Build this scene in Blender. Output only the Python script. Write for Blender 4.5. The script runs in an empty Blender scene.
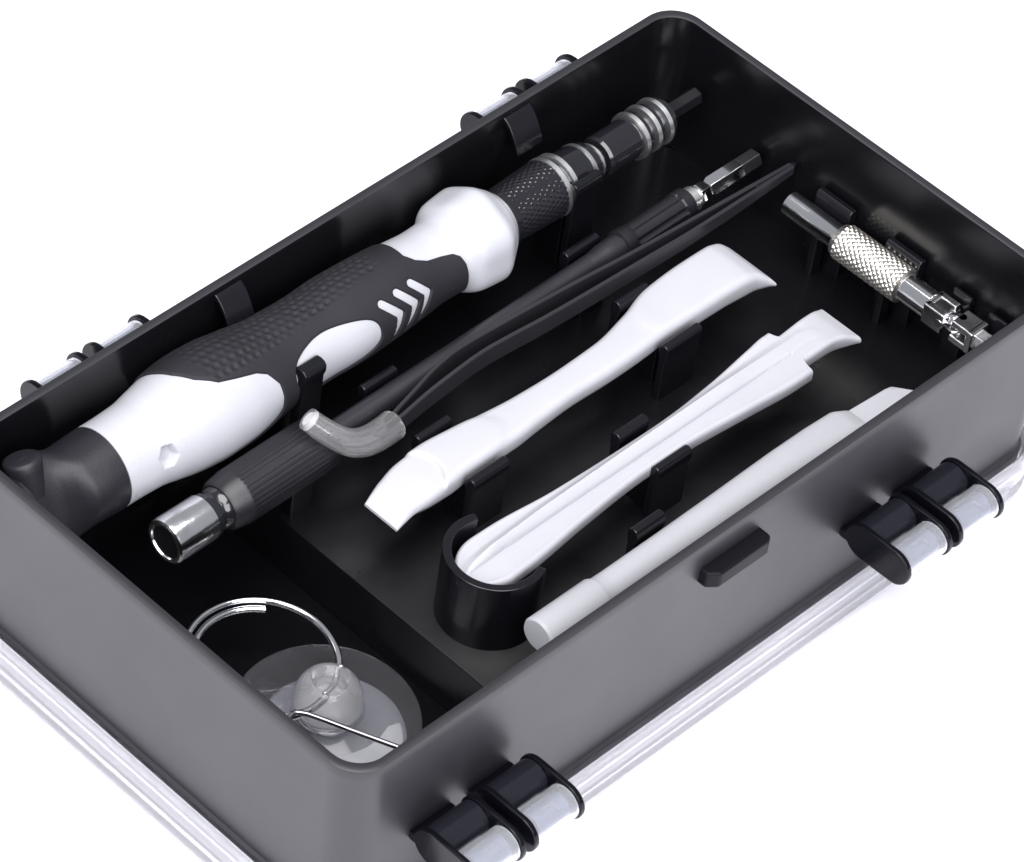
import bpy, math, random
import numpy as np
random.seed(7); rng = np.random.default_rng(7)
# ------------------------------------------------------------------ scene basics
# All design coordinates are millimetres in the case's own frame: x along the case,
# y from the front wall to the back wall, z = 0 at the rim.  ZO lifts it onto the table.
S = 0.001
ZO = 49.0
C = bpy.context.scene.collection
sc = bpy.context.scene
w = bpy.data.worlds.new("World"); sc.world = w; w.use_nodes = True
bg = w.node_tree.nodes["Background"]
bg.inputs[0].default_value = (0.90, 0.93, 1.0, 1); bg.inputs[1].default_value = 0.36
sc.view_settings.view_transform = 'Standard'; sc.view_settings.look = 'None'
sc.view_settings.exposure = 0.0; sc.view_settings.gamma = 1.0
sc.cycles.max_bounces = 12; sc.cycles.transmission_bounces = 10; sc.cycles.transparent_max_bounces = 12

# ------------------------------------------------------------------ materials
def mat(name, col, rough=0.5, metal=0.0, trans=0.0, ior=1.5, bump=0.0, bscale=400.0, rvar=0.0, cvar=0.0, spec=0.5, coat=0.0, sss=0.0, anis=0.0):
    m = bpy.data.materials.new(name); m.use_nodes = True
    nt = m.node_tree; b = nt.nodes["Principled BSDF"]; L = nt.links
    b.inputs["Base Color"].default_value = (*col, 1); b.inputs["Roughness"].default_value = rough
    b.inputs["Metallic"].default_value = metal; b.inputs["IOR"].default_value = ior
    b.inputs["Transmission Weight"].default_value = trans
    b.inputs["Specular IOR Level"].default_value = spec
    b.inputs["Coat Weight"].default_value = coat
    if sss:
        b.inputs["Subsurface Weight"].default_value = sss
        b.inputs["Subsurface Radius"].default_value = (1, 1, 1); b.inputs["Subsurface Scale"].default_value = 0.0015
    tc = nt.nodes.new("ShaderNodeTexCoord")
    if bump or rvar or cvar:
        n = nt.nodes.new("ShaderNodeTexNoise"); n.inputs["Scale"].default_value = bscale; n.inputs["Detail"].default_value = 6
        L.new(tc.outputs["Object"], n.inputs["Vector"])
    if bump:
        bp = nt.nodes.new("ShaderNodeBump"); bp.inputs["Strength"].default_value = bump; bp.inputs["Distance"].default_value = 0.0002
        L.new(n.outputs["Fac"], bp.inputs["Height"]); L.new(bp.outputs["Normal"], b.inputs["Normal"])
    if rvar or cvar:
        n2 = nt.nodes.new("ShaderNodeTexNoise"); n2.inputs["Scale"].default_value = 60; n2.inputs["Detail"].default_value = 8; n2.inputs["Roughness"].default_value = 0.65
        L.new(tc.outputs["Object"], n2.inputs["Vector"])
    if rvar:
        mr = nt.nodes.new("ShaderNodeMapRange"); mr.inputs["From Min"].default_value = 0.3; mr.inputs["From Max"].default_value = 0.7
        mr.inputs["To Min"].default_value = rough - rvar; mr.inputs["To Max"].default_value = rough + rvar
        L.new(n2.outputs["Fac"], mr.inputs["Value"]); L.new(mr.outputs["Result"], b.inputs["Roughness"])
    if cvar:
        cr = nt.nodes.new("ShaderNodeValToRGB"); e = cr.color_ramp.elements
        e[0].position = 0.3; e[1].position = 0.7
        e[0].color = (*[c * (1 - cvar) for c in col], 1); e[1].color = (*[min(1, c * (1 + cvar)) for c in col], 1)
        L.new(n2.outputs["Fac"], cr.inputs["Fac"]); L.new(cr.outputs["Color"], b.inputs["Base Color"])
    return m
M = dict(
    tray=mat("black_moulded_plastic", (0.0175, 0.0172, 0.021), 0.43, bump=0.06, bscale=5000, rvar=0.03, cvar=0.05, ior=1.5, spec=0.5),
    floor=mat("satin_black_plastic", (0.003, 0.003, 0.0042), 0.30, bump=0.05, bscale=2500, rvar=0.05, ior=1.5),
    inner=mat("polished_shade_black_plastic", (0.003, 0.003, 0.004), 0.24, bump=0.02, bscale=300, rvar=0.04, ior=1.5),  # tray plastic again, its colour darkened for the shade between the walls
    clip=mat("black_clip_plastic", (0.004, 0.004, 0.006), 0.22, bump=0.03, bscale=2500, rvar=0.03, ior=1.5),
    link=mat("glossy_black_plastic", (0.003, 0.003, 0.005), 0.16, rvar=0.03, spec=0.22),
    sleeve=mat("matt_black_plastic", (0.009, 0.009, 0.012), 0.40, bump=0.1, bscale=2500, rvar=0.04),
    tweez=mat("black_lacquered_steel", (0.016, 0.016, 0.020), 0.36, rvar=0.05, spec=0.7),
    matt=mat("dull_black_plastic", (0.004, 0.004, 0.006), 0.5, spec=0.12),
    rubber=mat("dark_grip_rubber", (0.016, 0.0155, 0.020), 0.66, bump=0.2, bscale=2500, rvar=0.06, cvar=0.12, spec=0.28),
    capr=mat("dark_cap_plastic", (0.013, 0.0128, 0.017), 0.46, spec=0.4, bump=0.15, bscale=2000, rvar=0.06, cvar=0.1),
    white=mat("white_handle_plastic", (0.43, 0.435, 0.47), 0.32, bump=0.04, bscale=900, rvar=0.06, sss=0.15),
    nylon=mat("white_nylon", (0.42, 0.42, 0.455), 0.42, bump=0.10, bscale=700, rvar=0.08, cvar=0.02, sss=0.25),
    chrome=mat("chrome", (0.86, 0.86, 0.88), 0.10, 1.0, bump=0.06, bscale=500, rvar=0.05),
    bright=mat("satin_chrome", (0.98, 0.98, 0.98), 0.34, 1.0, bump=0.05),
    scuffed=mat("scuffed_chrome", (0.86, 0.86, 0.88), 0.20, 1.0, bump=0.3, bscale=420, rvar=0.09, cvar=0.1),
    nickel=mat("nickel_knurl", (0.74, 0.71, 0.67), 0.36, 1.0, rvar=0.05, cvar=0.06),
    gloss=mat("glossy_black_metal", (0.010, 0.010, 0.013), 0.17, rvar=0.05, coat=0.5),
    blackm=mat("black_coated_steel", (0.006, 0.006, 0.008), 0.24, rvar=0.06, bump=0.1),
    darkst=mat("dark_steel", (0.30, 0.30, 0.32), 0.28, 1.0, bump=0.2, rvar=0.08),
    clear=mat("clear_plastic", (0.83, 0.83, 0.86), 0.06, trans=0.8, ior=1.4),
    milky=mat("milky_plastic_tube", (0.82, 0.83, 0.88), 0.14, trans=0.84, ior=1.35),
    pin=mat("grey_blue_pin", (0.10, 0.125, 0.19), 0.35, rvar=0.05),
    silic=mat("clear_silicone", (0.97, 0.96, 0.98), 0.05, trans=0.93, ior=1.36),
    frost=mat("frosted_silicone", (0.88, 0.88, 0.90), 0.12, trans=0.88, ior=1.36, bump=0.1, bscale=600, rvar=0.05),
    plug=mat("milky_silicone", (0.75, 0.74, 0.76), 0.2, trans=0.3, ior=1.4),
    cup=mat("translucent_rubber", (0.75, 0.75, 0.80), 0.07, trans=0.96, ior=1.4, rvar=0.03),
    cupc=mat("pale_reflection_rubber", (0.62, 0.62, 0.67), 0.16, trans=0.5, ior=1.4, rvar=0.05),  # paler tone that stands for light reflected in the cup
    table=mat("white_table", (0.93, 0.915, 0.98), 0.6, cvar=0.005),
)

# ------------------------------------------------------------------ mesh builder
class MB:
    def __init__(s): s.v = []; s.f = []
    def add(s, V, F):
        o = len(s.v); s.v += [tuple(map(float, p)) for p in V]; s.f += [tuple(i + o for i in f) for f in F]; return s
    def box(s, c, d, rz=0.0, ry=0.0, rx=0.0):
        V = []
        for dx in (-.5, .5):
            for dy in (-.5, .5):
                for dz in (-.5, .5):
                    p = np.array([dx * d[0], dy * d[1], dz * d[2]])
                    cx, sx = math.cos(rx), math.sin(rx); p = np.array([p[0], cx*p[1]-sx*p[2], sx*p[1]+cx*p[2]])
                    cy, sy = math.cos(ry), math.sin(ry); p = np.array([cy*p[0]+sy*p[2], p[1], -sy*p[0]+cy*p[2]])
                    cz, sz = math.cos(rz), math.sin(rz); p = np.array([cz*p[0]-sz*p[1], sz*p[0]+cz*p[1], p[2]])
                    V.append(p + np.array(c))
        return s.add(V, [(0,1,3,2),(4,6,7,5),(0,4,5,1),(2,3,7,6),(0,2,6,4),(1,5,7,3)])
    def loops(s, LL, cap0=True, cap1=True, closed=False):
        n = len(LL[0]); V = [p for l in LL for p in l]; F = []
        m = len(LL)
        for i in range(m if closed else m - 1):
            a, b = i * n, ((i + 1) % m) * n
            for k in range(n):
                k2 = (k + 1) % n; F.append((a + k, a + k2, b + k2, b + k))
        if not closed:
            if cap0: F.append(tuple(range(n))[::-1])
            if cap1: F.append(tuple((m - 1) * n + k for k in range(n)))
        return s.add(V, F)
    def prism_x(s, poly, x0, x1):          # poly in (y, z)
        return s.loops([[(x0, y, z) for y, z in poly], [(x1, y, z) for y, z in poly]])
    def prism_z(s, poly, z0, z1):
        return s.loops([[(x, y, z0) for x, y in poly], [(x, y, z1) for x, y in poly]])
    def lathe(s, prof, A, D, n=48, caps=True, fun=None, up=(0, 0, 1), closed=False):   # prof (s, r) along axis A + s*D
        A = np.array(A, float); D = np.array(D, float); D /= np.linalg.norm(D)
        e1 = np.array(up, float); e1 -= D * e1.dot(D); e1 /= np.linalg.norm(e1); e2 = np.cross(D, e1)
        LL = []
        for (t, r) in prof:
            l = []
            for k in range(n):
                th = 2 * math.pi * k / n
                rr = r if fun is None else r + fun(t, th, r)
                l.append(A + D * t + (e1 * math.cos(th) + e2 * math.sin(th)) * rr)
            LL.append(l)
        return s.loops(LL, caps, caps, closed)
    def tube(s, path, rad, n=16, caps=True, squash=None):
        P = [np.array(p, float) for p in path]; m = len(P)
        if not hasattr(rad, '__len__'): rad = [rad] * m
        T = [(P[min(i + 1, m - 1)] - P[max(i - 1, 0)]) for i in range(m)]; T = [t / np.linalg.norm(t) for t in T]
        u = np.array([0, 0, 1.0])
        if abs(u.dot(T[0])) > .95: u = np.array([1.0, 0, 0])
        LL = []
        for i in range(m):
            u = u - T[i] * u.dot(T[i]); u /= np.linalg.norm(u); v = np.cross(T[i], u)
            q = 1.0 if squash is None else squash[i]
            LL.append([P[i] + (u * math.cos(2*math.pi*k/n) * q + v * math.sin(2*math.pi*k/n)) * rad[i] for k in range(n)])
        return s.loops(LL, caps, caps)
    def grid(s, G):                         # G: rows of points, open sheet
        n = len(G[0]); V = [p for r in G for p in r]
        F = [(i*n+k, i*n+k+1, (i+1)*n+k+1, (i+1)*n+k) for i in range(len(G)-1) for k in range(n-1)]
        return s.add(V, F)
    def build(s, name, m, parent=None, smooth=40, bevel=0.0, seg=2, fixn=True):
        me = bpy.data.meshes.new(name)
        loc = np.array(ROOTS[parent.name]) if (parent is not None and parent.name in ROOTS) else np.zeros(3)
        me.from_pydata([((x - loc[0]) * S, (y - loc[1]) * S, (z - loc[2]) * S) for x, y, z in s.v], [], s.f)
        me.validate(); me.update()
        if fixn:
            import bmesh
            bm = bmesh.new(); bm.from_mesh(me); bmesh.ops.recalc_face_normals(bm, faces=bm.faces); bm.to_mesh(me); bm.free()
        o = bpy.data.objects.new(name, me); C.objects.link(o)
        me.materials.append(M[m] if isinstance(m, str) else m)
        if smooth:
            me.shade_smooth()
            if not bevel: me.set_sharp_from_angle(angle=math.radians(smooth))
        if parent is not None:
            o.parent = parent; ROOTS[o.name] = tuple(loc)
        if bevel:
            b = o.modifiers.new("bevel", 'BEVEL'); b.width = bevel * S; b.segments = seg; b.limit_method = 'ANGLE'; b.angle_limit = math.radians(35)
            b.harden_normals = True
        return o
ROOTS = {}
def thing(name, loc, label, cat, group=None):
    o = bpy.data.objects.new(name, None); C.objects.link(o)
    o.empty_display_size = 0.01
    o.location = (loc[0] * S, loc[1] * S, (loc[2] + ZO) * S)
    ROOTS[o.name] = loc
    o["label"] = label; o["category"] = cat
    if group: o["group"] = group
    return o
def rrect(x0, y0, x1, y1, r, z=None, n=12):
    out = []
    for cx, cy, a0 in ((x1-r, y1-r, 0), (x0+r, y1-r, 90), (x0+r, y0+r, 180), (x1-r, y0+r, 270)):
        for k in range(n + 1):
            a = math.radians(a0 + 90 * k / n)
            p = (cx + r * math.cos(a), cy + r * math.sin(a)); out.append(p if z is None else (*p, z))
    return out
def interp(x, tab):
    xs, ys = zip(*tab); return float(np.interp(x, xs, ys))
def smooth_interp(x, tab):
    xs, ys = map(list, zip(*tab))
    if x <= xs[0]: return ys[0]
    if x >= xs[-1]: return ys[-1]
    i = max(k for k in range(len(xs)) if xs[k] <= x); i = min(i, len(xs) - 2)
    def d(k):
        if k == 0 or k == len(xs)-1: return 0.0 if len(xs) < 3 else ((ys[1]-ys[0])/(xs[1]-xs[0]) if k == 0 else (ys[-1]-ys[-2])/(xs[-1]-xs[-2]))
        a = (ys[k]-ys[k-1])/(xs[k]-xs[k-1]); b = (ys[k+1]-ys[k])/(xs[k+1]-xs[k])
        return 0.0 if a*b <= 0 else 2*a*b/(a+b)
    h = xs[i+1]-xs[i]; t = (x-xs[i])/h
    return ((2*t**3-3*t*t+1)*ys[i] + (t**3-2*t*t+t)*h*d(i) + (-2*t**3+3*t*t)*ys[i+1] + (t**3-t*t)*h*d(i+1))

W, D, H = 170.0, 94.4, 43.2
# ------------------------------------------------------------------ ground
g = MB(); g.add([(-2500, -2500, -ZO), (2500, -2500, -ZO), (2500, 2500, -ZO), (-2500, 2500, -ZO)], [(0, 1, 2, 3)])
go = g.build("ground", "table", None, smooth=0); go.location.z = ZO * S; go["kind"] = "structure"

# ------------------------------------------------------------------ the case
case = thing("tool_case", (W/2, D/2, -ZO), "black open plastic tool case with clear bottom and paired side hinges, holding all the tools", "tool case")
t = MB()
def off(o, z, r=6.6): return rrect(o - 1.8 * (1 + z / H), o, W - o, D - o, max(r - o * .6, 1.0), z)
t.loops([off(0.5, -H), off(0.15, -H + .35), off(0.05, -H + 5.2), off(0.55, -H + 5.8), off(0.45, -30), off(0.25, -15), off(0.05, -2.4), off(0.0, -0.5), off(0.12, -0.15), off(0.45, 0),
         off(1.45, 0), off(1.75, -0.15), off(1.85, -0.5), off(2.0, -15), off(2.3, -30), off(2.6, -39.5), off(3.0, -41.1), off(4.3, -41.7)])
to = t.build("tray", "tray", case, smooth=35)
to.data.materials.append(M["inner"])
for p_ in to.data.polygons:          # inside polished and coloured darker to stand for shade, outside finely textured
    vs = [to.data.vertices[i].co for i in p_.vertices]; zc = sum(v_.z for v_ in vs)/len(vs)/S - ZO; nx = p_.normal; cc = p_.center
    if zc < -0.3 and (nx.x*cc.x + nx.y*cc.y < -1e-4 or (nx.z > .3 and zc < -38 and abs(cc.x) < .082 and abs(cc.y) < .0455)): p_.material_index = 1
# raised floor of the big section (right of the small compartment)
xi = 48.5
def plat(o, z):
    x0, y0, x1, y1 = xi + o, 2.1 + o, W - 2.1 - o, D - 2.1 - o; r = 6.5 - o * .5
    return [(x0, y0, z)] + [(x1 - r + r*math.cos(math.radians(a)), y0 + r + r*math.sin(math.radians(a)), z) for a in range(-90, 1, 9)] + \
           [(x1 - r + r*math.cos(math.radians(a)), y1 - r + r*math.sin(math.radians(a)), z) for a in range(0, 91, 9)] + [(x0, y1, z)]
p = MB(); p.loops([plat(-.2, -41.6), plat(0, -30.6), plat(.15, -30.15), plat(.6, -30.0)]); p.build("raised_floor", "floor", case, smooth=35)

def clip(x0, x1, y0, y1, zt, hook=0.0, zb=-30.0):
    m = MB(); s = 1 if hook >= 0 else -1
    # profile in (y, z): a post with a rounded, slightly overhanging head
    ym = (y0 + y1) / 2; hw = (y1 - y0) / 2
    prof = [(ym-hw*.72, zb-.3), (ym+hw*.72, zb-.3), (ym+hw*.72, zt-3.4), (ym+hw, zt-2.2), (ym+hw*1.0, zt-.8), (ym+hw*.6, zt-.15), (ym, zt), (ym-hw*.6, zt-.15), (ym-hw, zt-.8), (ym-hw*1.0, zt-2.2), (ym-hw*.72, zt-3.4)]
    m.prism_x(prof, x0, x1)
    return m.build("clip", "clip", case, bevel=.25)
for a in ((71.2, 79.2, 70.4, 72.5, -17), (121.5, 129.8, 71.0, 73.2, -17), (119.8, 127.6, 56.9, 59.1, -17), (118.4, 127.4, 44.2, 46.3, -17),
          (70.1, 78.7, 43.1, 45.4, -17), (70.6, 78.5, 56.6, 58.6, -17.6), (96.8, 104.2, 35.0, 37.2, -17), (96.3, 104.6, 25.4, 27.5, -17),
          (83.1, 90.2, 17.9, 20.2, -17), (58.4, 63.4, 72.9, 75.9, -7.0), (127.6, 134.0, 76.2, 78.3, -8.0)):
    clip(*a)
for (y0, y1) in ((45.1, 53.2), (28.9, 36.8)):       # two slabs standing along the right wall
    m = MB(); pr = [(165.7, -30.3), (167.9, -30.3), (167.8, -14.6), (167.3, -14.1), (166.3, -14.1), (165.8, -14.6)]
    m.loops([[(x, y0, z) for x, z in pr], [(x, y1, z) for x, z in pr]]); m.build("clip", "clip", case, bevel=.2)
for (y0, y1) in ((17.6, 21.6), (9.8, 13.6)):
    m = MB(); pr = [(166.3, -30.3), (167.9, -30.3), (167.8, -15.4), (167.2, -14.6), (166.5, -14.6)]
    m.loops([[(x, y0, z) for x, z in pr], [(x, y1, z) for x, z in pr]]); m.build("clip", "clip", case, bevel=.2)
def hook(x0, x1, jag=False):                          # curved hooks on the back wall, over the screwdriver
    m = MB(); top = []; bot = []
    for k in range(9):
        a = k / 8; y = 92.6 - 4.2 * a; z = -1.2 - .5 * a - 4.6 * a ** 1.8
        top.append((y, z)); bot.append((y - .2 + 1.1 * (1 - a) * .2, z - 1.3))
    m.prism_x(top + bot[::-1], x0, x1)
    m.build("wall_hook", "clip", case, bevel=.3)
hook(124.6, 131.0); hook(55.2, 61.2)
for (x0, x1, y0, y1, zt) in ((72.5, 77, 46.4, 55.0, -21.6), (121, 126, 48.4, 56.4, -21.6), (98, 103, 28.2, 33.0, -20.45), (57.5, 61.5, 26.5, 32.5, -20.3), (84, 89, 12.6, 16.6, -22.9), (118, 123, 12.6, 16.6, -23.0),
                             (59.5, 63, 78, 87, -20.6), (129, 133, 79.5, 85.5, -17.5), (73, 78, 66.9, 68.6, -20.1), (122.5, 128.5, 67.2, 68.9, -20.1), (50, 55, 65.3, 69.3, -23.2)):
    MB().box(((x0+x1)/2, (y0+y1)/2, (zt-30.2)/2), (x1-x0, y1-y0, zt+30.2)).build("cradle_rib", "clip", case, bevel=.3)
for (y0, y1, zt) in ((48.5, 50, -20.7), (32.5, 34, -22.0)):
    MB().box((163.6, (y0+y1)/2, (zt-30.2)/2), (2.6, y1-y0, zt+30.2)).build("cradle_rib", "clip", case, bevel=.3)
# U-shaped holder round the end of one prying tool
def arcpts(cx, cy, r, a0, a1, n=36): return [(cx + r*math.cos(math.radians(a0+(a1-a0)*k/n)), cy + r*math.sin(math.radians(a0+(a1-a0)*k/n))) for k in range(n+1)]
m = MB(); m.prism_z(arcpts(60.8, 29.3, 8.9, 68, 294) + arcpts(60.8, 29.3, 7.4, 294, 68), -30.2, -15.2)
m.build("curved_holder", "clip", case, bevel=.2)
# catch on the front wall
m = MB(); m.prism_z([(76.8, 0.6), (91.4, 0.6), (91.4, -2.1), (90.2, -2.9), (78.6, -2.9), (76.8, -1.5)], -9.4, -5.9)
m.build("catch_tab", "matt", case, bevel=.55, seg=3)
# clear bottom shell, seen as a pale lip outside the tray
def shell(o, z, r=9.2): return rrect(-o, -o, W + o + 1.2, D + o, r, z)
m = MB()
m.loops([shell(1.3, -38.0), shell(1.6, -38.5), shell(1.65, -43.9), shell(1.1, -44.5), shell(1.1, -45.1), shell(1.7, -45.7), shell(1.7, -46.8), shell(1.2, -47.9), shell(-1.0, -48.0),
         shell(-1.0, -46.8), shell(.3, -46.2), shell(.5, -45.4), shell(.45, -43.9), shell(.6, -38.5), shell(.9, -38.0)], closed=True)
m.build("clear_base", "clear", case, smooth=50)
m = MB(); m.loops([rrect(1.2, 1.2, W-1.2, D-1.2, 9, -48.85), rrect(1.2, 1.2, W-1.2, D-1.2, 9, -47.6)]); m.build("clear_base_floor", "clear", case, smooth=30)
# paired hinges: two end plates and two short tubes each
def stadium(x0, x1, ya, yb, z, r, n=14):
    s = 1 if yb > ya else -1
    pts = [(ya - s*r*math.sin(math.radians(a)), z + r*math.cos(math.radians(a))) for a in np.linspace(0, 180, n)]
    pts += [(yb + s*r*math.sin(math.radians(a)), z - r*math.cos(math.radians(a))) for a in np.linspace(0, 180, n)]
    return MB().prism_x(pts, x0, x1)
def hinge(x0, x1, side):
    z = -21.5; sg = -1 if side == 'front' else 1; y0 = 0.3 if side == 'front' else D - .3
    ya, yb, r = (y0 + sg * 5.3, y0 + sg * 12.1, 3.55) if side == 'front' else (y0 + sg * 4.6, y0 + sg * 12.4, 3.9)
    if side == 'back': z = -20.6
    for a, b in ((x0, x0 + 1.1), (x1 - 1.1, x1)):
        stadium(a, b, ya, yb, z, r).build("hinge_plate", "link", case, bevel=.3)
    stadium(x0 + 1.0, x1 - 1.0, y0 + sg * .5, y0 + sg * 3.0, z - 2.2, .9).build("hinge_arm", "link", case, bevel=.2)
    for yy, mm, pm in ((ya, "milky_dark", "link"), (yb, "milky", "pin")):
        L_ = x1 - x0 - 2.4
        tb = MB().lathe([(0, 3.2), (L_, 3.2), (L_, 2.45), (0, 2.45)], (x0 + 1.2, yy, z), (1, 0, 0), 36, closed=True).build("hinge_tube", mm, case, smooth=30)
        MB().lathe([(.9, 1.6), (1.0, 2.1), (L_ - 1.0, 2.1), (L_-.9, 1.6)], (x0 + 1.2, yy, z), (1, 0, 0), 24).build("hinge_pin", pm, tb, smooth=30)
        if pm == "pin":     # pale bars on the pin, added to imitate a highlight under the tube
            MB().box((x0 + 1.2 + L_*.45, yy - .3, z + 2.5), (2.4, .35, .25)).box((x0 + 1.2 + L_*.6, yy - .9, z + 2.35), (.35, 1.6, .25)).build("pin_highlight", "milky", tb, smooth=0)
M["milky_dark"] = mat("smoky_plastic_tube", (0.012, 0.012, 0.018), 0.12, trans=0.25, ior=1.45, rvar=0.04)
for a, b in ((12.0, 23.4), (25.2, 36.7), (114.0, 125.5), (127.2, 138.7)): hinge(a, b, 'front')
for a, b in ((28.2, 39.8), (42.4, 54.0), (134.4, 146.0), (148.4, 160.0)): hinge(a, b, 'back')

# ------------------------------------------------------------------ big screwdriver
YA, ZA = 82.5, -12.3
sd = thing("screwdriver_handle", (90, YA, -30), "large white ratchet driver handle with dark rubber grip and pale chevrons", "screwdriver")
PR = [(21.0, 7.7), (23, 7.7), (29, 7.9), (33, 8.6), (38, 9.5), (43, 9.9), (48, 9.7), (53, 9.0), (60, 8.1), (68, 7.75), (75, 8.0), (84, 7.7), (91, 7.2), (96.4, 6.8), (99.6, 6.9), (101.2, 7.4), (102.6, 8.4), (103.8, 8.8), (106.5, 9.1), (108.8, 9.25), (109.8, 8.95), (111.2, 8.0), (112.6, 7.0), (113.3, 6.4), (113.6, 5.7)]
def rb(s): return smooth_interp(s, PR)
def fac(s, t_): return 1 + .028 * math.cos(6 * t_ + .6) * max(0.0, min(1.0, (s - 100.5) / 3)) * max(0.0, min(1.0, (113.2 - s) / 1.5))
def seg_dist(P, A, B):
    d = B - A; t_ = np.clip(((P - A) @ d) / (d @ d), 0, 1); return np.linalg.norm(P - (A + t_[..., None] * d), axis=-1), t_
def poly_sd(P, poly):              # positive inside
    poly = np.array(poly, float); n = len(poly); dmin = np.full(P.shape[:-1], 1e9); ins = np.zeros(P.shape[:-1], bool)
    for i in range(n):
        A, B = poly[i], poly[(i+1) % n]; d, _ = seg_dist(P, A, B); dmin = np.minimum(dmin, d)
        c = (A[1] > P[..., 1]) != (B[1] > P[..., 1])
        with np.errstate(divide='ignore', invalid='ignore'):
            xx = (B[0]-A[0])*(P[..., 1]-A[1])/(B[1]-A[1] + 1e-12)+A[0]
        ins ^= c & (P[..., 0] < xx)
    return np.where(ins, dmin, -dmin)
K = math.pi / 180 * 8.0            # degrees -> mm on the surface
def closed_spline(pts, n=8):
    out = []; m_ = len(pts)
    for i in range(m_):
        p0, p1, p2, p3 = [np.array(pts[(i+j-1) % m_], float) for j in range(4)]
        for k in range(n):
            u = k/n; out.append(.5*((2*p1)+(-p0+p2)*u+(2*p0-5*p1+4*p2-p3)*u*u+(-p0+3*p1-3*p2+p3)*u**3))
    return out
o_ = 2.1
# white body with a hexagonal recess
ss = np.concatenate([np.arange(21.0, 26.9, .45), np.arange(27, 32, .15), np.arange(32, 113.5, .45), [113.6]]); th = np.radians(np.arange(0, 360, 1.5))
hexa = [(29.4 + 1.85*math.cos(math.radians(a)), 67*K + 2.2*math.sin(math.radians(a))) for a in range(10, 370, 60)]
G = np.array([[(s, (math.degrees(t_)) * K) for t_ in th] for s in ss]); sdv = poly_sd(G, hexa)
LL = []
for i, s in enumerate(ss):
    LL.append([(s, YA - math.sin(t_) * (rb(s) * fac(s, t_) - 1.5*np.clip(sdv[i, k]/.5 + .3, 0, 1)), ZA + math.cos(t_) * (rb(s) * fac(s, t_) - 1.5*np.clip(sdv[i, k]/.5 + .3, 0, 1))) for k, t_ in enumerate(th)])
m = MB(); m.loops(LL); m.build("handle", "white", sd, smooth=60)
# rubber grip: dives under the white body outside its outline
bl = [(180, 42), (140, 47), (115, 53), (100, 55.7), (93, 56.5), (78, 56.7), (60, 56.3), (43, 54.6), (36, 52.6), (30, 48.6), (24, 45.2), (8, 42), (-12, 40), (-30, 39), (-60, 38), (-110, 40), (-180, 42)]
br = [(-180, 92), (-110, 90), (-60, 90.5), (-38, 91.8), (7, 91.7), (20, 92.9), (30, 95), (35, 98), (41, 100.4), (50, 101.6), (64, 102.2), (81, 102.4), (117, 102.6), (135, 101), (150, 97), (180, 92)]
poly = [(s - o_, a * K) for a, s in bl] + [(s - o_, a * K) for a, s in br]
oval = closed_spline([(61.5-o_, 52*K), (65.1-o_, 40.5*K), (68.9-o_, 37*K), (73.2-o_, 42*K), (77.6-o_, 52*K), (79.6-o_, 63*K), (80.3-o_, 77*K), (80.0-o_, 92*K), (77.5-o_, 105*K), (72-o_, 112*K), (66-o_, 108*K), (62-o_, 92*K), (60.3-o_, 70*K)])
chev = [((81.9, 46), (85.2, 72), (83.8, 111)), ((85.8, 44), (89.0, 71), (86.9, 106)), ((89.4, 43), (92.3, 68), (90.3, 101))]
sg = np.arange(35, 103, .2); tg = np.arange(-180, 180.1, 1.5)
G = np.array([[(s, a * K) for a in tg] for s in sg])
f = poly_sd(G, poly); f = np.minimum(f, -poly_sd(G, oval))
for c in chev:
    for j in range(2):
        A, B = [np.array((q[0] - o_, q[1] * K)) for q in (c[j], c[j+1])]
        d, t_ = seg_dist(G, A, B); f = np.minimum(f, d - (.72 if j == 0 else .72 - .42 * t_))
offv = np.clip(f * 1.6, -.5, .38)
# pitted anti-slip pattern along the top of the grip
S_, T_ = G[..., 0], G[..., 1]
px, py = 1.75, 1.35
row = np.round(T_ / py); cx = (np.round((S_ - row % 2 * px/2) / px)) * px + row % 2 * px/2
hsh = np.sin(cx * 12.9898 + row * 78.233) * 43758.5453; hsh = hsh - np.floor(hsh); hs2 = np.sin(cx * 39.3 + row * 11.1) * 24634.6; hs2 = hs2 - np.floor(hs2)
cx = cx + (hsh - .5) * .35; row = row + (hs2 - .5) * .22
dd = np.sqrt(((S_ - cx) / .62) ** 2 + ((T_ - row * py) / .5) ** 2)
msk = np.clip((14 * K - T_ + np.interp(S_, [42, 50, 70, 88], [1.2, 2.0, 0.2, -1.6])) / .8, 0, 1) * np.clip((T_ + 62 * K) / .8, 0, 1) * np.clip((S_ - 41) / 3, 0, 1) * np.clip((85 - S_) / 2, 0, 1)
offv = offv - (.16 + .2 * hsh) * msk * np.clip(1.35 - dd, 0, 1)
m = MB(); idx = {}; V = []; F = []
keep = offv > -.42
for i, s in enumerate(sg):
    r0 = rb(s)
    for k, a in enumerate(tg):
        r = r0 + offv[i, k]; V.append((s, YA - math.sin(math.radians(a)) * r, ZA + math.cos(math.radians(a)) * r))
n = len(tg)
for i in range(len(sg) - 1):
    for k in range(n - 1):
        if keep[i, k] or keep[i+1, k] or keep[i, k+1] or keep[i+1, k+1]: F.append((i*n+k, i*n+k+1, (i+1)*n+k+1, (i+1)*n+k))
m.add(V, F); m.build("rubber_grip", "rubber", sd, smooth=80, fixn=False)
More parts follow.
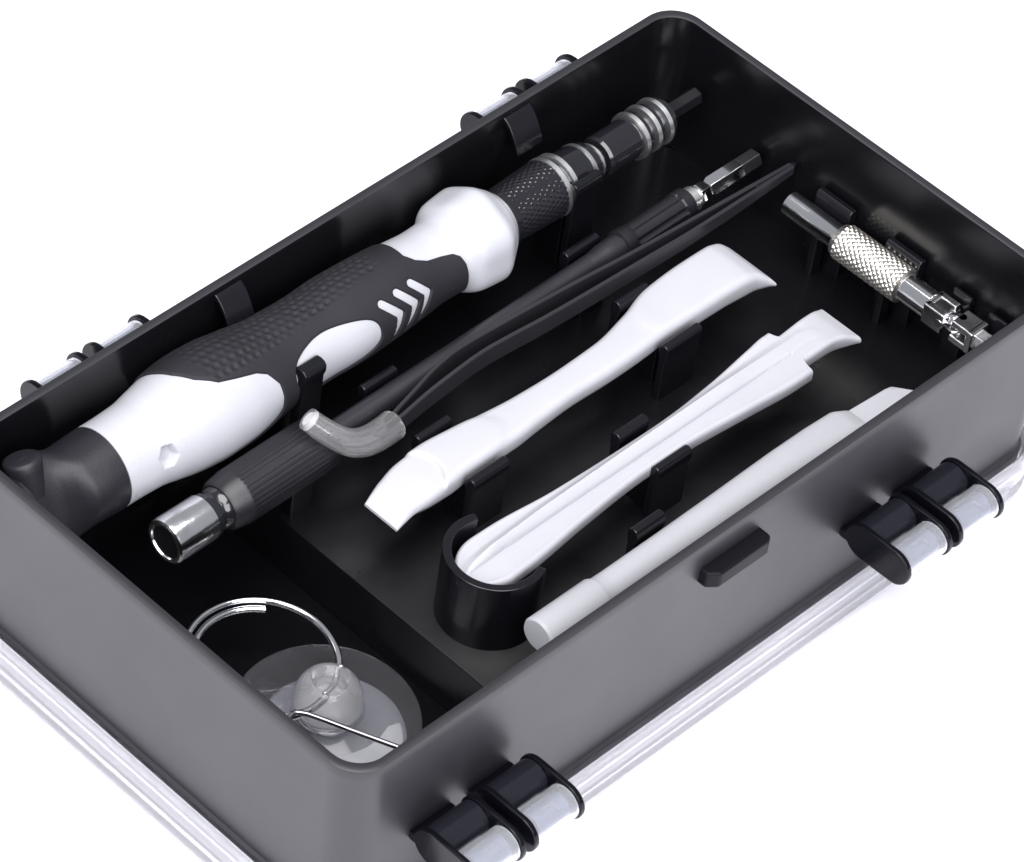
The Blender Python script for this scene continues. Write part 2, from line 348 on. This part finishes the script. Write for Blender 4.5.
# swivel end cap: round collar lofted into a slanting bar
u = np.array([0, .44, .90]); u /= np.linalg.norm(u); v = np.cross([1, 0, 0], u)
def bar_loop(s, a, b, n=56, e=2.0, c=0.0):
    out = []
    for k in range(n):
        t_ = 2*math.pi*k/n; ca, sa = math.cos(t_), math.sin(t_)
        x_ = math.copysign(abs(ca) ** (2/e), ca) * a + c; y_ = math.copysign(abs(sa) ** (2/e), sa) * b
        out.append(np.array([s, YA, ZA]) + u * x_ + v * y_)
    return out
m = MB(); m.loops([bar_loop(21.0, 7.2, 7.2), bar_loop(20.8, 7.75, 7.75), bar_loop(14.8, 7.5, 7.5), bar_loop(13.6, 7.6, 7.0, e=2.1), bar_loop(12.2, 8.0, 5.6, e=2.3), bar_loop(10.6, 8.8, 4.1, e=2.6),
                   bar_loop(9.0, 9.4, 3.2, e=3), bar_loop(7.0, 9.7, 2.9, e=3), bar_loop(5.0, 9.6, 2.8, e=2.8), bar_loop(4.0, 9.2, 2.5, e=2.6), bar_loop(3.3, 8.2, 1.8, e=2.4)])
capo = m.build("end_cap", "capr", sd, smooth=60)
base = np.array([6.6, YA, ZA])
m = MB(); m.lathe([(3.0, 3.0), (7.6, 3.3), (8.9, 3.4), (9.5, 3.15), (9.65, 2.7), (9.6, .7), (9.1, .45), (9.0, .05)], base, u, 32, up=(1, 0, 0)); m.build("cap_knob", "capr", capo, smooth=50)
# collar, rings and adapter at the front
def ax(s): return (s, YA, ZA)
def lx(parent, name, mt, prof, n=72, fun=None, smooth=18): return MB().lathe([(s, r) for s, r in prof], (0, YA, ZA), (1, 0, 0), n, fun=fun).build(name, mt, parent, smooth=smooth)
lx(sd, "front_ring", "bright", [(113.3, 5.2), (113.5, 5.75), (114.1, 5.75), (114.3, 5.2)])
def knurl_fun(pitch, n_, h):
    def fn(t_, th_, r):
        a = (t_ / pitch + th_ * n_ / (2*math.pi)); b = (t_ / pitch - th_ * n_ / (2*math.pi))
        ta = abs((a % 1) - .5) * 2; tb = abs((b % 1) - .5) * 2
        return h * (min(ta, tb) - .6)
    return fn
kp = [(114.2, 5.0), (114.6, 5.5), (115.4, 5.5), (115.6, 5.2)] + [(s, 5.25 + (s - 116) * .04) for s in np.arange(115.8, 126.8, .16)] + [(126.9, 5.6)]
lx(sd, "knurled_collar", "gloss", kp, 220, lambda t_, th_, r: knurl_fun(1.7, 34, .18)(t_, th_, r) if 115.7 < t_ < 126.85 else 0, smooth=25)
lx(sd, "chrome_ring", "bright", [(126.8, 5.2), (126.9, 5.75), (127.8, 5.75), (127.9, 5.2)])
lx(sd, "black_sleeve", "gloss", [(126.6, 5.0), (127.9, 5.05), (128.1, 4.95), (128.9, 4.95), (129.0, 5.0), (133.8, 4.85), (135.6, 4.5), (136.9, 4.3), (137.1, 3.4), (138.6, 3.1), (138.8, 2.5), (140.5, 2.5)])
lx(sd, "chrome_ring", "bright", [(128.85, 5.0), (128.95, 5.6), (129.85, 5.6), (129.95, 5.0)])
lx(sd, "chrome_ring", "bright", [(134.8, 4.5), (134.9, 4.85), (135.6, 4.72), (135.7, 4.2)])
lx(sd, "chrome_ring", "bright", [(138.0, 2.9), (138.1, 3.35), (138.5, 3.35), (138.6, 2.9)])
ad = lx(sd, "bit_adapter", "gloss", [(139.4, 2.6), (139.6, 3.6), (140.2, 3.9), (147.8, 3.9), (147.9, 3.5), (156.8, 3.5), (156.9, 1.2)])
for s in (148.0, 151.0, 154.0):
    rg = lx(ad, "grooved_ring", "bright", [(s-.1, 3.4), (s, 4.55), (s + .9, 4.6), (s+1.0, 3.5)])
    lx(ad, "spacer_ring", "gloss", [(s+.95, 3.4), (s+1.0, 4.2), (s + 1.9, 4.2), (s+2.0, 3.4)])
MB().lathe([(156.5, 1.8), (165.4, 1.8), (165.7, 1.5)], (0, YA, ZA), (1, 0, 0), 6, up=(0, .3, 1)).build("bit_shank", "blackm", sd, bevel=.15)

# ------------------------------------------------------------------ flexible shaft
def fy(x): return 67.1 + (x - 21.5) * 1.1 / 143
fx = thing("flexible_shaft", (90, 67.6, -30), "long black flexible extension shaft with chrome socket end and ribbed handle", "extension shaft")
A0 = np.array([0, fy(0), -18.0]); DX = np.array([1, 1.1/143, 0])
def fl(name, mt, prof, n=48, fun=None, parent=None, smooth=35, up=(0, 0, 1)): return MB().lathe(prof, A0, DX, n, fun=fun, up=up).build(name, mt, parent or fx, smooth=smooth)
so = fl("socket", "scuffed", [(30.6, 3.4), (30.5, 4.15), (22.6, 4.25), (21.9, 4.1), (21.6, 3.75), (21.6, 3.2), (22.1, 3.0)], smooth=30)
fl("socket_magnet", "blackm", [(21.9, 3.15), (22.5, 3.0), (22.6, 1.6), (23.6, 1.5), (23.7, .2)], parent=so)
MB().tube([A0 + DX*22.1 + np.array([0, 1.2, 1.6]), A0 + DX*22.2 + np.array([0, .8, .5]), A0 + DX*22.15 + np.array([0, -.5, .1]), A0 + DX*22.2 + np.array([0, -1.2, -1.2])], .25, 8).build("spring_clip", "chrome", so)
fl("neck", "gloss", [(30.3, 3.3), (30.5, 3.9), (31.6, 3.9), (31.8, 3.45), (32.6, 3.4), (33.0, 3.75), (34.2, 3.9), (34.4, 3.3)])
fl("grip_sleeve", "sleeve", [(33.9, 3.4), (34.0, 4.2), (34.8, 4.7), (37.3, 5.0), (37.5, 5.1)] + [(s, 5.1) for s in np.arange(38, 55.1, .6)] + [(55.4, 5.0), (57.6, 4.9), (58.3, 4.5), (58.4, 1.5)], 160,
   lambda t_, th_, r: (-.09 * max(0, math.cos(th_ * 34)) ** 2 if 37.9 < t_ < 55.2 else 0), smooth=30)
fl("cable", "tweez", [(58, 1.95)] + [(s, 1.95 + (.0 if i % 2 else .1)) for i, s in enumerate(np.arange(58.5, 124, .5))] + [(124.5, 2.0), (127, 2.4), (130.5, 2.5), (131.5, 2.3)], 28, smooth=60)
fl("tip_grip", "sleeve", [(131, 2.3), (131.2, 2.95), (133.2, 3.0), (133.6, 2.8)] + [(s, 2.8) for s in np.arange(134, 146.1, .6)] + [(146.3, 3.0), (148.4, 2.95), (148.7, 2.4)], 96,
   lambda t_, th_, r: (-.55 * max(0, math.cos(th_ * 6)) ** .7 if 133.7 < t_ < 146.2 else 0), smooth=30)
fl("tip_ferrule", "bright", [(148.5, 2.1), (148.6, 2.35), (150.4, 2.35), (150.5, 1.6), (151.2, 1.6), (151.2, 2.0)])
MB().lathe([(151.1, 1.4), (151.3, 2.1), (153.0, 2.1), (153.5, 1.75), (154.0, 1.75), (154.5, 2.1), (162.2, 2.1)], A0, DX, 6, up=(0, -.55, 1)).build("hex_drive", "chrome", fx, bevel=.12)
MB().lathe([(162.1, 2.05), (166.6, 2.0), (166.9, 1.7)], A0, DX, 6, up=(0, -.55, 1)).build("hex_tip", "darkst", fx, bevel=.12)

# ------------------------------------------------------------------ tweezers
tw = thing("tweezers", (110, 63, -30), "slim black bent-tip tweezers lying on edge with clear tip cover", "tweezers")
pa = [(167, 60.7), (145, 62.0), (130.4, 62.9), (115, 64.2), (101.6, 65.1), (88.2, 65.7), (83, 65.3), (76, 63.9), (70, 62.6), (66, 61.7), (62.5, 61.8)]
pb = [(167, 60.0), (143, 60.4), (128.4, 60.9), (105.5, 61.9), (97, 62.6), (91.4, 62.9), (84, 62.7), (78, 62.1), (70, 61.2), (66, 60.9), (62.5, 61.3)]
def ribbon(path, th_, name):
    m = MB(); LL = []; pts = sorted(path); xs = np.linspace(pts[0][0], pts[-1][0], 60)
    for x in xs:
        y = smooth_interp(x, pts); hh = smooth_interp(x, [(62, 1.2), (70, 1.8), (84, 2.1), (120, 1.9), (150, 1.5), (160, 1.2), (167.5, .9)]); zt = -14 - smooth_interp(x, [(62, 1.4), (75, .9), (90, .0), (168, .0)])
        LL.append([(x, y - th_/2, zt - 2*hh), (x, y - th_/2, zt - .2), (x, y - th_/2 + .15, zt), (x, y + th_/2 - .15, zt), (x, y + th_/2, zt - .2), (x, y + th_/2, zt - 2*hh)])
    m.loops(LL); return m.build(name, "tweez", tw, smooth=35)
ribbon(pa, .75, "prong"); ribbon([(x, y - .35 * (78 < x < 160)) for x, y in pb], .75, "prong")
MB().prism_z([(158, 60.4), (168, 60.0), (168, 60.9), (158, 61.4)], -16.2, -14.15).build("weld", "blackm", tw, bevel=.15)
cpth = [(69.4, 62.0, -17.6), (67, 61.75, -17.4), (64.2, 61.4, -16.8), (61.6, 61.2, -15.9), (59.0, 61.4, -14.6), (57.0, 62.3, -13.2), (55.4, 63.6, -11.7), (54.0, 65.2, -10.2), (52.9, 66.7, -8.8)]
# dense path
cp = []
for i in range(len(cpth) - 1):
    for k in range(5):
        a = k / 5; cp.append(tuple(np.array(cpth[i]) * (1-a) + np.array(cpth[i+1]) * a))
cp.append(cpth[-1])
for _ in range(6): cp = [cp[0]] + [tuple((np.array(cp[i-1]) + 2*np.array(cp[i]) + np.array(cp[i+1])) / 4) for i in range(1, len(cp)-1)] + [cp[-1]]
rads = [float(np.interp(i, [0, 14, 26, 40], [2.75, 2.65, 2.3, 2.0])) for i in range(len(cp))]
def hollow(path, ro, wall, n=28):
    m = MB(); a = MB().tube(path, ro, n, False); b = MB().tube(path, [r - wall for r in ro], n, False)
    L_ = len(path); LA = [a.v[i*n:(i+1)*n] for i in range(L_)]; LB = [b.v[i*n:(i+1)*n] for i in range(L_)]
    m.loops(LA + LB[::-1], closed=True); return m
hollow(cp, rads, .62).build("tip_cover", "silic", tw, smooth=50)
MB().tube(cp[-3:], [1.62, 1.6, 1.3], 20).build("cover_plug", "plug", bpy.data.objects["tip_cover"], smooth=50)
tp = cp[6:34]; MB().tube(tp, [float(np.interp(i, [0, 27], [1.0, .35])) for i in range(len(tp))], 10, squash=[1.4]*len(tp)).build("bent_tip", "darkst", tw)

# ------------------------------------------------------------------ pry tools
def slab(name, X, ylo, yhi, zt, zb, top=None, nu=25, er=.9, zside=None):
    """plate lofted along x; each section is a flat plate with rounded long edges"""
    LL = []
    for x in X:
        a, b, zt_, zb_ = ylo(x), yhi(x), zt(x), zb(x); h = zt_ - zb_; e = min(er, h * .48, (b - a) * .3); L_ = []
        for q in np.linspace(0, 1, 5): ang = math.pi * (1 - q / 2); L_.append((x, a + e + e*math.cos(ang), zt_ - e + e*math.sin(ang)))
        for q in np.linspace(0, 1, nu)[1:-1]: L_.append((x, a + e + (b - a - 2*e)*q, zt_))
        for q in np.linspace(0, 1, 5): ang = math.pi/2 * (1 - q); L_.append((x, b - e + e*math.cos(ang), zt_ - e + e*math.sin(ang)))
        for q in (0, .5, 1): ang = -math.pi/2 * q; L_.append((x, b - e + e*math.cos(ang), zb_ + e + e*math.sin(ang)))
        for q in (0, .5, 1): ang = -math.pi/2 * (1 + q); L_.append((x, a + e + e*math.cos(ang), zb_ + e + e*math.sin(ang)))
        if top: L_ = [(p_[0], p_[1], p_[2] + top(p_[0], p_[1], (p_[1]-a)/(b-a)) * (1 if p_[2] > (zt_+zb_)/2 else 0)) for p_ in L_]
        LL.append(L_)
    m = MB(); m.loops(LL); return m
T = lambda tab: (lambda x: smooth_interp(x, tab))
s1 = thing("pry_tool", (100, 51, -30), "white double-ended plastic pry tool with curved chisel blades, nearest the tweezers", "pry tool")
X = np.concatenate([np.arange(54.6, 57, .3), np.arange(57, 64, .8), np.arange(64, 70, .15), np.arange(70, 142, .8), np.arange(142, 148.21, .3)])
def top1(x, y, q):
    # moulded step where blade meets handle, a shallow raised thumb pad, edges crowned
    r = 0.0
    r += .5 * (1 / (1 + math.exp(-(x - (66.5 + 2.2*math.sin(q*3.1))) / .13)) - 1) * 1.2
    pad = 1 / (1 + math.exp(-((83.5 - 3.5*(2*q-1)**2) - x) / .4)); r += .28 * pad * (1 if x > 66 else 1)
    pad2 = 1 / (1 + math.exp(-(x - (119.5 + 2.5*(2*q-1)**2)) / .5)); r += .28 * pad2
    r += .25 * (1 - (2*q-1)**2)
    return r * min(1, max(0, (x - 54.4) / 6)) * min(1, max(0, (149 - x) / 6))
slab("b", X, T([(54.6, 45.6), (57, 46.0), (60, 46.4), (64, 46.2), (68, 46.2), (72, 46.5), (79, 46.6), (84, 46.6), (90, 47.0), (99, 47.4), (108, 47.2), (114, 47.3), (121, 47.6), (130, 47.4), (138, 47.3), (144, 46.9), (147, 45.8), (148.2, 45.2)]),
     T([(54.6, 53.4), (57, 54.3), (60, 55.3), (64, 56.0), (69, 56.1), (76, 55.5), (82, 54.8), (90, 54.0), (99, 53.7), (110, 54.0), (119, 55.6), (127, 57.6), (136, 58.1), (142, 58.1), (145.4, 57.9), (147.2, 57.0), (148.2, 55.4)]),
     T([(54.6, -19.6), (58, -18.6), (62, -17.9), (66, -17.4), (72, -17.2), (100, -17.3), (138, -17.2), (142, -17.3), (145, -17.9), (147.0, -19.2), (148.2, -20.6)]),
     T([(54.6, -20.2), (58, -20.6), (63, -21.4), (70, -21.6), (100, -21.3), (136, -21.6), (142, -21.9), (146, -21.7), (148.2, -21.1)]), top1, er=1.3).build("blade_bar", "nylon", s1, smooth=50)

s2 = thing("pry_tool", (100, 30.5, -30), "white winged pry tool with a raised centre rib, its round end inside the curved holder", "pry tool")
X = np.concatenate([54.3 + 6.2*(1 - np.cos(np.linspace(0, math.pi/2, 26))), np.arange(61, 132, .8), np.arange(132, 148.6, .2)])
R2 = 5.6
def y2lo(x):
    b = smooth_interp(x, [(60.5, 24.6), (66, 24.9), (80, 26.3), (96, 27.3), (104, 27.2), (120, 26.0), (131.5, 25.1), (134.6, 25.1)])
    if x < 61: return 30.1 - math.sqrt(max(0.02, 1 - ((61 - x)/6.72)**2)) * 5.55
    if x > 134.6: b = 25.1 + min(1, ((x-134.6)/.9))**.6 * 2.7
    if x > 142: b = 27.8 - (x-142)**2 * .045
    return b
def y2hi(x):
    b = smooth_interp(x, [(60.5, 35.6), (66, 35.5), (80, 34.3), (97, 33.8), (104, 33.7), (118, 34.6), (130, 36.1), (134.2, 36.6), (135.4, 36.6)])
    if x < 61: return 30.1 + math.sqrt(max(0.02, 1 - ((61 - x)/6.72)**2)) * 5.45
    if x > 135.4: b = 36.6 - min(1, ((x-135.4)/.8))**.6 * 1.7 + max(0, x - 137) * .07
    return b
def top2(x, y, q):
    c = 30.0 + (x - 60) * .004; half = interp(x, [(54, .4), (58, 1.0), (75, 1.7), (110, 2.1), (139, 2.4), (144, 1.2)])
    # rib: steep on the near side (towards the front), long slope behind
    d = y - c; r = 0.0; amp = interp(x, [(54.3, 0), (57.5, .7), (62, 1.5), (120, 1.3), (140, .25), (143, 0)])
    if 0 <= d < half: r = amp * (d/half) ** .45 if d > 0 else 0
    elif d >= half: r = amp * max(0, 1 - (d - half) / 1.6) ** 1.4
    if d < 0: r -= .15 * math.exp(-(d/.5)**2) * min(1, amp)
    # thin raised lip along the edge
    r += .10 * (math.exp(-((q-.06)/.05)**2) + math.exp(-((q-.94)/.05)**2)) * (1 if 56 < x < 134 else 0)
    return r
slab("b", X, y2lo, y2hi, T([(54.3, -18.8), (55.3, -18.0), (57, -17.6), (62, -17.4), (130, -17.4), (141, -17.4), (145, -17.8), (148.6, -19.2)]),
     T([(54.3, -19.4), (55.2, -19.9), (57, -20.2), (66, -20.4), (130, -20.4), (141, -20.6), (146, -20.9), (148.6, -20.6)]), top2, nu=61, er=.8).build("ribbed_bar", "nylon", s2, smooth=40)

s3 = thing("spudger", (100, 14.5, -30), "white round-handled plastic spudger stick beside the front wall", "spudger")
LL = []; ne = 64
# x, half width, half height, centre y, centre z, squareness, end skew
st = [(56.0, 2.5, 2.5, 14.5, -20, 2, 0), (56.05, 3.0, 3.0, 14.5, -20, 2, 0), (56.5, 3.3, 3.3, 14.5, -20, 2, 0), (69.6, 3.3, 3.3, 14.5, -20, 2, 0), (70.0, 3.1, 3.15, 14.5, -20, 2, 0), (70.5, 2.85, 2.9, 14.5, -20, 2, 0), (73, 2.8, 2.85, 14.5, -20, 2, 0),
      (85, 2.85, 2.9, 14.5, -20, 2, 0), (100, 3.05, 3.0, 14.5, -20, 2, 0), (115, 3.35, 3.0, 14.5, -20, 2.1, 0), (124, 3.45, 2.5, 14.5, -20.1, 2.3, 0), (130.6, 3.35, 1.9, 14.4, -20.1, 2.6, 0), (131.4, 3.2, 1.8, 14.3, -20.2, 2.8, 0),
      (133.6, 2.75, 1.3, 13.9, -20.5, 3.5, 0), (134.0, 2.6, 1.05, 13.7, -20.6, 5, 0), (138, 2.5, .85, 13.6, -20.6, 6, -.1), (144, 2.45, .6, 13.4, -20.6, 6, -.35), (146.2, 2.4, .4, 13.3, -20.6, 6, -.75), (146.5, 2.3, .2, 13.3, -20.6, 6, -.75)]
for x, a, b, yc, z, ex, sk in st:
    l_ = []
    for k in range(ne):
        c_, s_ = math.cos(2*math.pi*(k+.5)/ne), math.sin(2*math.pi*(k+.5)/ne)
        yy = math.copysign(abs(c_)**(2/ex), c_)*a; l_.append((x + sk*yy, yc + yy, z + math.copysign(abs(s_)**(2/ex), s_)*b))
    LL.append(l_)
MB().loops(LL).build("stick", "nylon", s3, smooth=32)

# ------------------------------------------------------------------ nickel extension rod with a universal joint
ex_ = thing("extension_rod", (163.6, 34, -30), "short silver knurled extension rod with a jointed end, along the far short wall", "extension rod")
XE, ZE = 163.5, -18.5
def le(name, mt, prof, n=40, fun=None, parent=None, smooth=30, **k): return MB().lathe([(56.8 - (s), r) for s, r in prof], (XE, 0, ZE), (0, 1, 0), n, fun=fun).build(name, mt, parent or ex_, smooth=smooth)
le("socket_tube", "chrome", [(3.0, .3), (3.0, 1.35), (0.05, 1.7), (0, 2.0), (.2, 2.35), (5.0, 2.4), (11.6, 2.4), (12.0, 2.6)])
kp = [(11.6, 2.0), (11.9, 2.9), (12.8, 3.3)] + [(s, 3.45) for s in np.arange(13.0, 27.3, .14)] + [(27.5, 3.2), (27.8, 2.4)]
le("knurled_grip", "nickel", kp, 180, lambda t_, th_, r: knurl_fun(1.25, 19, .24)(t_, th_, r) if 29.6 < t_ < 43.85 else 0, smooth=20)
le("shaft_end", "chrome", [(27.4, 2.3), (27.6, 2.75), (33.6, 2.75), (33.8, 2.3)])
fk = MB()
for sx in (-1, 1): fk.box((XE + sx * 1.75, 56.8 - 35.6, ZE), (1.5, 4.4, 4.4))
fk.box((XE, 56.8 - 33.9, ZE), (4.6, 1.2, 4.4)); fk.build("joint_fork", "scuffed", ex_, bevel=.3)
jb = MB().lathe([(-2.0, .3), (-1.9, 1.0), (-1.4, 1.5), (-.6, 1.9), (.6, 1.9), (1.4, 1.5), (1.9, 1.0), (2.0, .3)], (XE, 56.8 - 38.9, ZE), (0, 1, 0), 20); jb.build("joint_ball", "chrome", ex_)
cb = MB(); cb.lathe([(-2.6, .9), (2.6, .9)], (XE, 56.8-37.3, ZE), (1, 0, 0), 12).lathe([(-2.4, .9), (2.4, .9)], (XE, 56.8-40.2, ZE), (0, 0, 1), 12, up=(1, 0, 0)); cb.build("joint_pin", "chrome", ex_, bevel=.1)
fk = MB()
for sz in (-1, 1): fk.box((XE, 56.8 - 41.6, ZE + sz * 1.7), (4.4, 4.2, 1.4))
fk.box((XE, 56.8 - 43.6, ZE), (4.6, 1.4, 4.8)); fk.build("joint_fork", "scuffed", ex_, bevel=.3)
MB().lathe([(3.0, 2.3), (8.0, 2.3), (13.0, 2.2)][::1], (XE, 0, ZE), (0, 1, 0), 6, up=(.4, 0, 1)).build("drive_end", "scuffed", ex_, bevel=.15)

# ------------------------------------------------------------------ suction cup with ring
sc_ = thing("suction_cup", (30.5, 35, -41.6), "clear rubber suction cup with frosted knob, lying in the deep corner compartment", "suction cup")
cx_, cy_ = 31.0, 35.6
MB().lathe([(-41.3, 15.8), (-40.6, 15.9), (-40.2, 15.4), (-39.6, 12.8), (-38.8, 10.0), (-37.6, 6.5), (-37.0, 4.2), (-37.6, 4.1), (-38.8, 6.2), (-39.9, 9.8), (-40.7, 12.8), (-41.3, 15.2)], (cx_, cy_, 0), (0, 0, 1), 72, up=(1, 0, 0), closed=True).build("cup_skirt", "cup", sc_, smooth=40)
kx, ky = 29.4, 34.4
MB().lathe([(-41.2, 12.0), (-40.3, 12.1), (-39.4, 11.2), (-38.9, 9.0), (-38.6, 3.0), (-39.6, .2)], (29.2, 32.2, 0), (0, 0, 1), 64, up=(1, 0, 0)).build('cup_reflection', 'cupc', sc_, smooth=50)  # pale disc added where a bright reflection lies across the cup
MB().lathe([(-38.6, .3), (-38.6, 3.6), (-37.8, 4.6), (-36.4, 5.5), (-34.6, 5.9), (-32.6, 5.8), (-31.0, 5.3), (-29.8, 4.5), (-29.0, 3.6), (-28.9, 3.2), (-29.1, 2.9), (-29.7, 2.2), (-29.9, 1.2), (-29.95, .2)], (kx, ky, 0), (0, 0, 1), 48, up=(1, 0, 0)).build("knob", "frost", sc_, smooth=50)
MB().lathe([(-39.2, 3.8), (-36.6, 3.4)], (kx + .6, ky + .5, 0), (0, 0, 1), 24, up=(1, 0, 0)).build("neck", "frost", sc_)
ring = thing("key_ring", (25.6, 46.6, -31), "shiny steel split ring threaded through the frosted suction cup knob", "split ring")
rc = np.array([25.4, 46.4]); RR = 12.9; pts = []
for k in range(0, 151):
    ad_ = 43 + k * 4.0; a = math.radians(ad_)      # inner turn first, then once round outside
    q_ = min(1, max(0, (ad_ - 215) / 55)); q_ = q_*q_*(3-2*q_)
    rr = RR - 1.55 * (1 - q_); zz = -31.5 + .5 * math.sin(a - .6) - .5 * (1 - q_)
    pts.append((rc[0] + rr*math.cos(a), rc[1] + rr*math.sin(a), zz))
MB().tube(pts, .62, 12).build("ring_wire", "chrome", ring, smooth=60)
pinm = thing("ejector_pin", (25, 26, -30), "thin bent steel card-eject pin in front of the frosted knob", "pin")
wp = [(17.0, 27.5, -29.6), (16.6, 29.5, -29.4), (17.2, 31.6, -29.2), (18.6, 33.0, -29.0), (20.2, 33.1, -29.0), (21.4, 31.6, -29.0), (22.6, 29.0, -29.0), (24.4, 25.0, -29.1), (26.6, 20.3, -29.2), (28.8, 15.6, -29.3), (31.6, 9.6, -29.6), (34.0, 4.6, -29.9)]
MB().tube([tuple(np.array(wp[i])*(1-a)+np.array(wp[i+1])*a) for i in range(len(wp)-1) for a in (0, .33, .66)] + [wp[-1]], .48, 10).build("pin_wire", "darkst", pinm, smooth=60)

# ------------------------------------------------------------------ camera
from mathutils import Matrix, Vector
F_ = Vector((0.49399214, 0.49757773, -0.71301344)); R_ = Vector((0.74264195, -0.66793755, 0.04839802)); U_ = Vector((0.45216667, 0.55342194, 0.69947799))
cam = bpy.data.cameras.new("camera"); co = bpy.data.objects.new("camera", cam); C.objects.link(co)
cl = Vector((-384.0094760, -315.7766869, 590.5630289 + ZO)) * S
mw = Matrix((( R_[0], U_[0], -F_[0], cl[0]), (R_[1], U_[1], -F_[1], cl[1]), (R_[2], U_[2], -F_[2], cl[2]), (0, 0, 0, 1)))
co.matrix_world = mw
cam.sensor_width = 36; cam.sensor_fit = 'HORIZONTAL'; cam.lens = 5012.348 / 1024 * 36
cam.shift_x = 445.02 / 1024; cam.shift_y = -72.75 / 1024
cam.clip_start = 0.01; cam.clip_end = 50
sc.camera = co
# ------------------------------------------------------------------ lights
def area(name, loc, target, size, power, col=(1, 1, 1), sy=None):
    l = bpy.data.lights.new(name, 'AREA'); l.energy = power; l.color = col; l.size = size
    if sy: l.shape = 'RECTANGLE'; l.size_y = sy
    o = bpy.data.objects.new(name, l); C.objects.link(o); o.location = loc
    o.rotation_euler = (Vector(target) - Vector(loc)).to_track_quat('-Z', 'Y').to_euler(); return o
area("overhead_softbox", (-0.15, -0.12, 1.35), (0.085, 0.047, 0), 1.1, 29, (1, .99, .985))
area("front_softbox", (-0.35, -1.05, 0.8), (0.085, -0.05, 0), 0.9, 18, (.965, .965, 1))
area("side_softbox", (-1.15, -0.1, 0.7), (-0.05, 0.047, 0), 0.8, 13, (.965, .965, 1))
